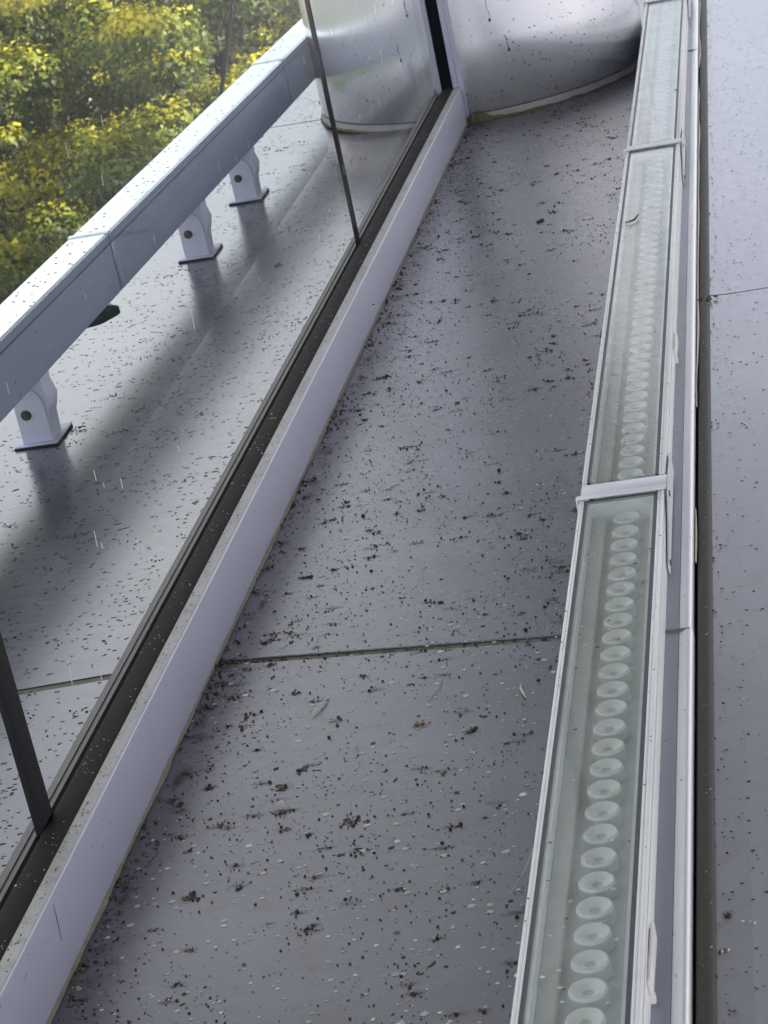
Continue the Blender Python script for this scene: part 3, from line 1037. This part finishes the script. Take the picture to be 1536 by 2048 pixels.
def shell(bm):
    # curled pale husk: half tube
    prev = None
    for i in range(7):
        f = i / 6
        cxp = Vector((0.004 - 0.008 * f, 0.004 * math.sin(f * PI), 0.002 + 0.006 * math.sin(f * PI * .8)))
        ring = [bm.verts.new(cxp + Vector((0.0, 0.0028 * math.cos(a), 0.0028 * math.sin(a)))) for a in (0, .8, 1.6, 2.4, PI)]
        if prev:
            for k in range(4):
                bm.faces.new((prev[k], prev[k + 1], ring[k + 1], ring[k]))
        prev = ring
crumb('dirt_crumb', -0.606, 4.721, 0, 'round dark crumb alone on the far middle floor, in front of the column', 'crumb', M_DARKBIT, 9, .004, .003, .007, 1)
crumb('dirt_crumb', -0.815, 3.822, 0, 'dark brown crumb near the kerb, level with the second rail bracket', 'crumb', M_DARKBIT, 12, .004, .002, .005, 2)
crumb('seed_husk', -0.718, 3.281, 0, 'small cream husk on the middle floor beyond the cross seam', 'husk', M_SHELL, 6, .0025, .0015, .003, 3)
crumb('shell_fragment', -0.711, 2.280, 0, 'curled pale shell fragment sitting on the near middle floor', 'shell', M_SHELL, 3, .002, .001, .002, 4, shell)
crumb('dirt_crumb', -0.711, 2.270, 0, 'black crumb right under the curled pale shell fragment', 'crumb', M_DARKBIT, 9, .0035, .0015, .003, 40)
crumb('twig_bit', -0.622, 2.232, 0, 'black twiggy scrap with loose bits around it on the near middle floor', 'twig', M_DARKBIT, 22, .007, .0012, .0035, 5)
crumb('dirt_crumb', -0.721, 2.333, 0, 'big black crumb just behind the curled pale shell', 'crumb', M_DARKBIT, 10, .003, .002, .005, 6)
crumb('dirt_crumb', -0.702, 2.372, 0, 'brown wedge-shaped crumb behind the big black crumb', 'crumb', M_DARKBIT, 8, .003, .0015, .004, 7)
crumb('bud_husk', -0.569, 2.457, 0, 'rusty orange bud husk in the middle of the near floor', 'husk', M_HUSK, 9, .0035, .0015, .0035, 8)
crumb('dirt_crumb', -0.502, 2.423, 0, 'black knobbly crumb to the right of the orange husk', 'crumb', M_DARKBIT, 14, .0035, .0015, .0035, 9)
crumb('dirt_crumb', -0.783, 2.103, 0, 'dark double crumb low down near the kerb', 'crumb', M_DARKBIT, 16, .006, .0015, .0035, 10)
crumb('dirt_crumb', -0.488, 2.997, 0, 'dark crumb beyond the seam close to the light row', 'crumb', M_DARKBIT, 8, .003, .0015, .003, 11)
crumb('dirt_crumb', -0.806, 2.958, 0, 'ragged dark crumb near the kerb just past the seam', 'crumb', M_DARKBIT, 14, .005, .0015, .0035, 12)
crumb('dirt_crumb', -0.791, 3.234, 0, 'black speckled crumb in the dirt beside the kerb', 'crumb', M_DARKBIT, 9, .004, .001, .003, 13)
crumb('dirt_crumb', -0.917, 3.393, 0.098, 'reddish brown crumb lying on the black window gasket', 'crumb', M_HUSK, 7, .003, .0012, .0028, 14)
crumb('dirt_crumb', -1.183, 4.704, 0, 'dark lump alone on the outer ledge behind the glass', 'crumb', M_DARKBIT, 9, .005, .002, .005, 15)
crumb('dirt_crumb', -1.385, 3.787, 0, 'dark crumb beside the foot of the nearest rail bracket', 'crumb', M_DARKBIT, 10, .006, .002, .004, 16)
crumb('leaf_scrap', -0.236, 3.838, 0.050, 'big brown and white scrap of dirt jammed in the right-hand gasket at the seam', 'leaf scrap', M_DARKBIT, 34, .009, .002, .0055, 17)
crumb('pale_bead', -0.225, 3.815, 0.050, 'glossy white bead beside the scrap in the right-hand gasket', 'bead', M_SHELL, 3, .002, .0015, .003, 18)
crumb('pale_bead', -0.187, 1.835, 0.047, 'shiny white and black bead beside the right-hand gasket, nearest the camera', 'bead', M_SHELL, 4, .002, .0015, .0028, 19)
crumb('dirt_crumb', -0.190, 1.832, 0.047, 'black crumb touching the shiny bead on the right-hand floor', 'crumb', M_DARKBIT, 5, .002, .0015, .0028, 41)
crumb('seed_husk', -0.162, 1.880, 0.045, 'tan crumb out on the right-hand floor', 'husk', M_SHELL, 5, .0025, .001, .0024, 20)
crumb('dirt_crumb', -0.187, 1.894, 0.047, 'brown crumb against the right-hand gasket beside the tan crumb', 'crumb', M_DARKBIT, 9, .003, .001, .0028, 21)
crumb('dirt_crumb', -0.317, 5.322, 0.100, 'black square crumb on the glass of the farthest light', 'crumb', M_DARKBIT, 4, .001, .002, .003, 22)
wisp('curled_twig', [(-0.384, 4.232, 0.101), (-0.376, 4.226, 0.102), (-0.366, 4.235, 0.102), (-0.360, 4.262, 0.104)], 0.0022, M_DARKBIT, 'curled black twig on the left edge of the middle light', 'twig')
wisp('plant_fluff', [(-0.703, 2.555, 0.002), (-0.706, 2.540, 0.003), (-0.712, 2.525, 0.004), (-0.716, 2.510, 0.002)], 0.0012, M_SHELL, 'pale pointed plant fluff on the near floor left of the orange husk', 'plant fluff')
wisp('plant_fluff', [(-0.556, 2.571, 0.001), (-0.558, 2.552, 0.003), (-0.563, 2.538, 0.003), (-0.568, 2.518, 0.001)], 0.0006, M_SHELL, 'thin white thread of fluff behind the orange husk', 'plant fluff')
wisp('plant_fluff', [(-0.450, 2.530, 0.001), (-0.449, 2.515, 0.003), (-0.444, 2.500, 0.003), (-0.441, 2.492, 0.001)], 0.0013, M_SHELL, 'short curved white wisp near the light row', 'plant fluff')
wisp('cobweb_thread', [(-0.372, 2.140, 0.060), (-0.390, 2.110, 0.028), (-0.405, 2.075, 0.008), (-0.420, 2.044, 0.001)], 0.00025, M_SHELL, 'faint cobweb thread from the nearest light down to the floor', 'cobweb')
# a stray black hair and a fly speck on the kerb face
wisp('black_hair', [(-0.8832, 1.973, 0.084), (-0.8830, 1.972, 0.070), (-0.8830, 1.970, 0.056), (-0.8832, 1.968, 0.043)], 0.0003, M_BLACK, 'thin black hair stuck to the kerb face at the lower left', 'hair')
crumb('dead_fly', -0.8835, 4.179, 0.032, 'small black fly resting on the lavender kerb face', 'fly', M_DARKSP, 5, .0012, .002, .003, 23)
for c in ((-.711, 2.275), (-.622, 2.232), (-.721, 2.333), (-.569, 2.452), (-.502, 2.423), (-.783, 2.103), (-.815, 3.822), (-.606, 4.721), (-.806, 2.958)):
    STAINS.append((c[0], c[1], 0.0, 0.014, 0.012))
for _ in range(60):
    y = random.uniform(1.7, 5.7)
    STAINS.append((KX + random.uniform(0.008, 0.03), y, 0.0, random.uniform(.008, .02), random.uniform(.01, .03)))
# brown halos of dried grime round the crumbs
bm = bmesh.new()
al = bm.loops.layers.float_color.new('film')
random.seed(31)
for i, (x, y, z, rx, ry) in enumerate(STAINS):
    if not inside(x - rx * .5, y) or not inside(x + rx * .5, y): continue
    zz = 0.00008 + 0.000002 * i / 3
    c = bm.verts.new((x, y, zz))
    k = 14
    vs = []
    for j in range(k):
        a = 2 * PI * j / k
        q = random.uniform(.75, 1.2)
        px = max(x + rx * q * math.cos(a), KX + 0.0012)
        vs.append(bm.verts.new((px, y + ry * q * math.sin(a), zz)))
    st = random.uniform(.15, .5)
    for j in range(k):
        f = bm.faces.new((c, vs[j], vs[(j + 1) % k]))
        for lp in f.loops:
            v = st if lp.vert is c else 0.0
            lp[al] = (v, v, v, 1)
m = bpy.data.materials.new('grime_film')
m.use_nodes = True
t = m.node_tree; t.nodes.clear()
out = N(t, 'ShaderNodeOutputMaterial')
at = N(t, 'ShaderNodeAttribute'); at.attribute_name = 'film'
tr = N(t, 'ShaderNodeBsdfTransparent')
df = N(t, 'ShaderNodeBsdfDiffuse'); df.inputs[0].default_value = (0.10, 0.08, 0.06, 1)
mx = N(t, 'ShaderNodeMixShader')
t.links.new(at.outputs['Fac'], mx.inputs[0]); t.links.new(tr.outputs[0], mx.inputs[1]); t.links.new(df.outputs[0], mx.inputs[2])
t.links.new(mx.outputs[0], out.inputs[0])
tag(obj('grime_stains', bm, m, None, 0), 'faint brown grime stains on the middle ledge floor', 'stains', kind='stuff')


# ------------------------------------------------------------------ trees, ground, overhead shade blocker
def tree(name, base, crown_c, rad, nleaf, cols, label, seed, leaf=0.075, group=None):
    rng = np.random.default_rng(seed)
    root = empty(name, base)
    tag(root, label, 'tree', group)
    # trunk and limbs
    random.seed(seed)
    bm = bmesh.new()
    def limb(p0, p1, r0, r1, seg=5, wob=0.12):
        prev = None
        p0, p1 = Vector(p0), Vector(p1)
        d = (p1 - p0).normalized()
        s = d.cross(Vector((0.3, 0.8, 0.1))).normalized(); q = d.cross(s)
        for i in range(seg + 1):
            f = i / seg
            c = p0.lerp(p1, f) + Vector([random.gauss(0, wob * (p1 - p0).length * 0.12) for _ in range(3)]) * (f * (1 - f) * 4)
            r = r0 + (r1 - r0) * f
            ring = [bm.verts.new(c + s * r * math.cos(a) + q * r * math.sin(a)) for a in [2 * PI * k / 8 for k in range(8)]]
            if prev:
                for k in range(8):
                    bm.faces.new((prev[k], prev[(k + 1) % 8], ring[(k + 1) % 8], ring[k]))
            prev = ring
    top = Vector(crown_c) - Vector(base)
    limb((0, 0, 0), top * 0.8, 0.13, 0.06, 7)
    limb(top * 0.8, top + Vector((0.1, 0, rad * 0.6)), 0.06, 0.02, 4)
    for k in range(14):
        a = random.uniform(0, 2 * PI); f = random.uniform(0.45, 0.85)
        st = top * f
        en = top + Vector((math.cos(a) * rad * 0.85, math.sin(a) * rad * 0.85, random.uniform(-0.3, 0.7) * rad))
        limb(st, en, 0.04, 0.01, 5)
    obj('trunk', bm, simple('bark', (0.055, 0.045, 0.038), 0.9, 0, 0.4, 20), root)
    # leaf clusters spread through the crown
    nc = max(40, nleaf // 560)
    u = rng.normal(size=(nc, 3)); u /= np.linalg.norm(u, axis=1)[:, None]
    rr = rad * (0.35 + 0.68 * rng.random(nc) ** 0.6)
    lob = 1 + 0.22 * np.sin(u[:, 0] * 5 + seed) * np.cos(u[:, 2] * 6 + 1.7) + 0.12 * np.sin(u[:, 1] * 9)
    cc = u * (rr * lob)[:, None] * np.array([1, 1, 0.9])
    size = rad * rng.uniform(0.015, 0.044, nc)
    wgt = size ** 2; wgt /= wgt.sum()
    idx = rng.choice(nc, nleaf, p=wgt)
    uu = rng.normal(size=(nleaf, 3)); uu /= np.linalg.norm(uu, axis=1)[:, None]
    uu[:, 2] = np.where(rng.random(nleaf) < .8, np.abs(uu[:, 2]), uu[:, 2])
    rg = 1.9 + rng.normal(size=nleaf) * 0.28
    rg *= 1 + 0.30 * np.sin(uu[:, 0] * 6 + idx) * np.sin(uu[:, 1] * 7 + idx * 2)
    off = uu * rg[:, None] * np.array([1, 1, 0.75])            # domed, ragged tufts of leaves
    P = cc[idx] + off * size[idx][:, None]
    # leaf frames: mostly facing up/out
    nrm = rng.normal(size=(nleaf, 3)) * 0.34 + np.array([0, 0, 0.35]) + uu * 0.8
    nrm /= np.linalg.norm(nrm, axis=1)[:, None]
    t1 = np.cross(nrm, rng.normal(size=(nleaf, 3))); t1 /= np.linalg.norm(t1, axis=1)[:, None]
    t2 = np.cross(nrm, t1)
    L = (leaf * rng.uniform(0.6, 1.25, nleaf))[:, None]
    W = L * 0.42
    fold = nrm * L * 0.16
    # pointed lobed leaf: 7 points fan
    shape = [(-0.5, 0.0), (-0.15, 0.85), (0.15, 0.5), (0.62, 0.0), (0.15, -0.5), (-0.15, -0.85)]
    V = np.zeros((nleaf, len(shape), 3))
    for k, (a, b) in enumerate(shape):
        V[:, k] = P + t1 * L * a + t2 * W * b + fold * (abs(b) - 0.3) - nrm * L * 0.25 * a * a
    V += (np.array(crown_c) - np.array(base))
    k = len(shape)
    me = bpy.data.meshes.new('crown')
    me.vertices.add(nleaf * k)
    me.vertices.foreach_set('co', V.reshape(-1))
    me.loops.add(nleaf * k)
    me.loops.foreach_set('vertex_index', np.arange(nleaf * k, dtype=np.int32))
    me.polygons.add(nleaf)
    me.polygons.foreach_set('loop_start', np.arange(0, nleaf * k, k, dtype=np.int32))
    me.polygons.foreach_set('loop_total', np.full(nleaf, k, dtype=np.int32))
    me.update(calc_edges=True)
    m = bpy.data.materials.new('leaf')
    m.use_nodes = True
    t = m.node_tree; t.nodes.clear()
    out = N(t, 'ShaderNodeOutputMaterial')
    g = N(t, 'ShaderNodeAttribute'); g.attribute_name = 'tone'
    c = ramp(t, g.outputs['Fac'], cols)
    df = N(t, 'ShaderNodeBsdfPrincipled'); df.inputs['Roughness'].default_value = 0.5
    t.links.new(c, df.inputs['Base Color'])
    tl = N(t, 'ShaderNodeBsdfTranslucent')
    t.links.new(mixc(t, 0.35, c, (0.32, 0.30, 0.02)), tl.inputs[0])
    mx = N(t, 'ShaderNodeMixShader'); mx.inputs[0].default_value = 0.3
    t.links.new(df.outputs[0], mx.inputs[1]); t.links.new(tl.outputs[0], mx.inputs[2])
    t.links.new(mx.outputs[0], out.inputs[0])
    # yellower and paler towards tuft tops and crown rim: sunlight put into leaf colour
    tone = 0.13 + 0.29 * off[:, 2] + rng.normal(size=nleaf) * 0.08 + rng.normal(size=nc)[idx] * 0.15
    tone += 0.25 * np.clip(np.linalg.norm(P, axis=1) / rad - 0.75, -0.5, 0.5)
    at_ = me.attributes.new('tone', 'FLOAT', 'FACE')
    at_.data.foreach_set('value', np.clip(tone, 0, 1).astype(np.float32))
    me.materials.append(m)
    o = bpy.data.objects.new('crown', me)
    SC.collection.objects.link(o)
    o.parent = root
    return root
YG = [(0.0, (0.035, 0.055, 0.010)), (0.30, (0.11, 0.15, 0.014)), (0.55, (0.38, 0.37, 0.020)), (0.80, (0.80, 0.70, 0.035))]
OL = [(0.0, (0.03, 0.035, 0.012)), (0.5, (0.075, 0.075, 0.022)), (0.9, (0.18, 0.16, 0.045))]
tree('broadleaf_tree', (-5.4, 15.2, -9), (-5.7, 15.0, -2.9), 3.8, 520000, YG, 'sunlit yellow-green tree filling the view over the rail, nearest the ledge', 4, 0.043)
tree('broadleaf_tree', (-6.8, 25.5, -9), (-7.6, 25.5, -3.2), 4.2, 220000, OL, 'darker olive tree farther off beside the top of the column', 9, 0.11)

bm = bmesh.new()
bm.faces.new([bm.verts.new(c) for c in ((-120, -60, -8.98), (60, -60, -8.98), (60, 52, -8.98), (-120, 52, -8.98))])
tag(obj('understory_shade', bm, simple('dark_understory', (0.035, 0.05, 0.02), 0.95, 0, 0.5, 3)), kind='structure')  # dark sheet added under the trees: ground shade put into its colour
gm = painted('paving_pale', (0.48, 0.43, 0.40), 0.8, 0, dirt=0.4, dirtcol=(0.25, 0.22, 0.2), wear=0.2, sc=1.2)
bm = bmesh.new()
bm.faces.new([bm.verts.new(c) for c in ((-400, -300, -9), (400, -300, -9), (400, 700, -9), (-400, 700, -9))])
tag(obj('ground', bm, gm), kind='structure')

# slab and wall added out of frame to block sun and dull floor reflections
cn = empty('shade_blocker', (1.0, 3.0, 3.6))
tag(cn, 'unseen grey slab and wall added overhead to shade the ledge', 'shade blocker')
M_BLOCKER = painted('blocker_grey', (0.20, 0.20, 0.22), 0.6, 0, dirt=0.1, wear=0.05, sc=2)
bm = box(-1.38, 6.5, -6.0, 12.0, 3.6, 4.0)
obj('blocker_slab', local(bm, cn), M_BLOCKER, cn)
bm = box(4.0, 4.5, -6.0, 12.0, 4.0, 9.0)
obj('blocker_wall', local(bm, cn), M_BLOCKER, cn)
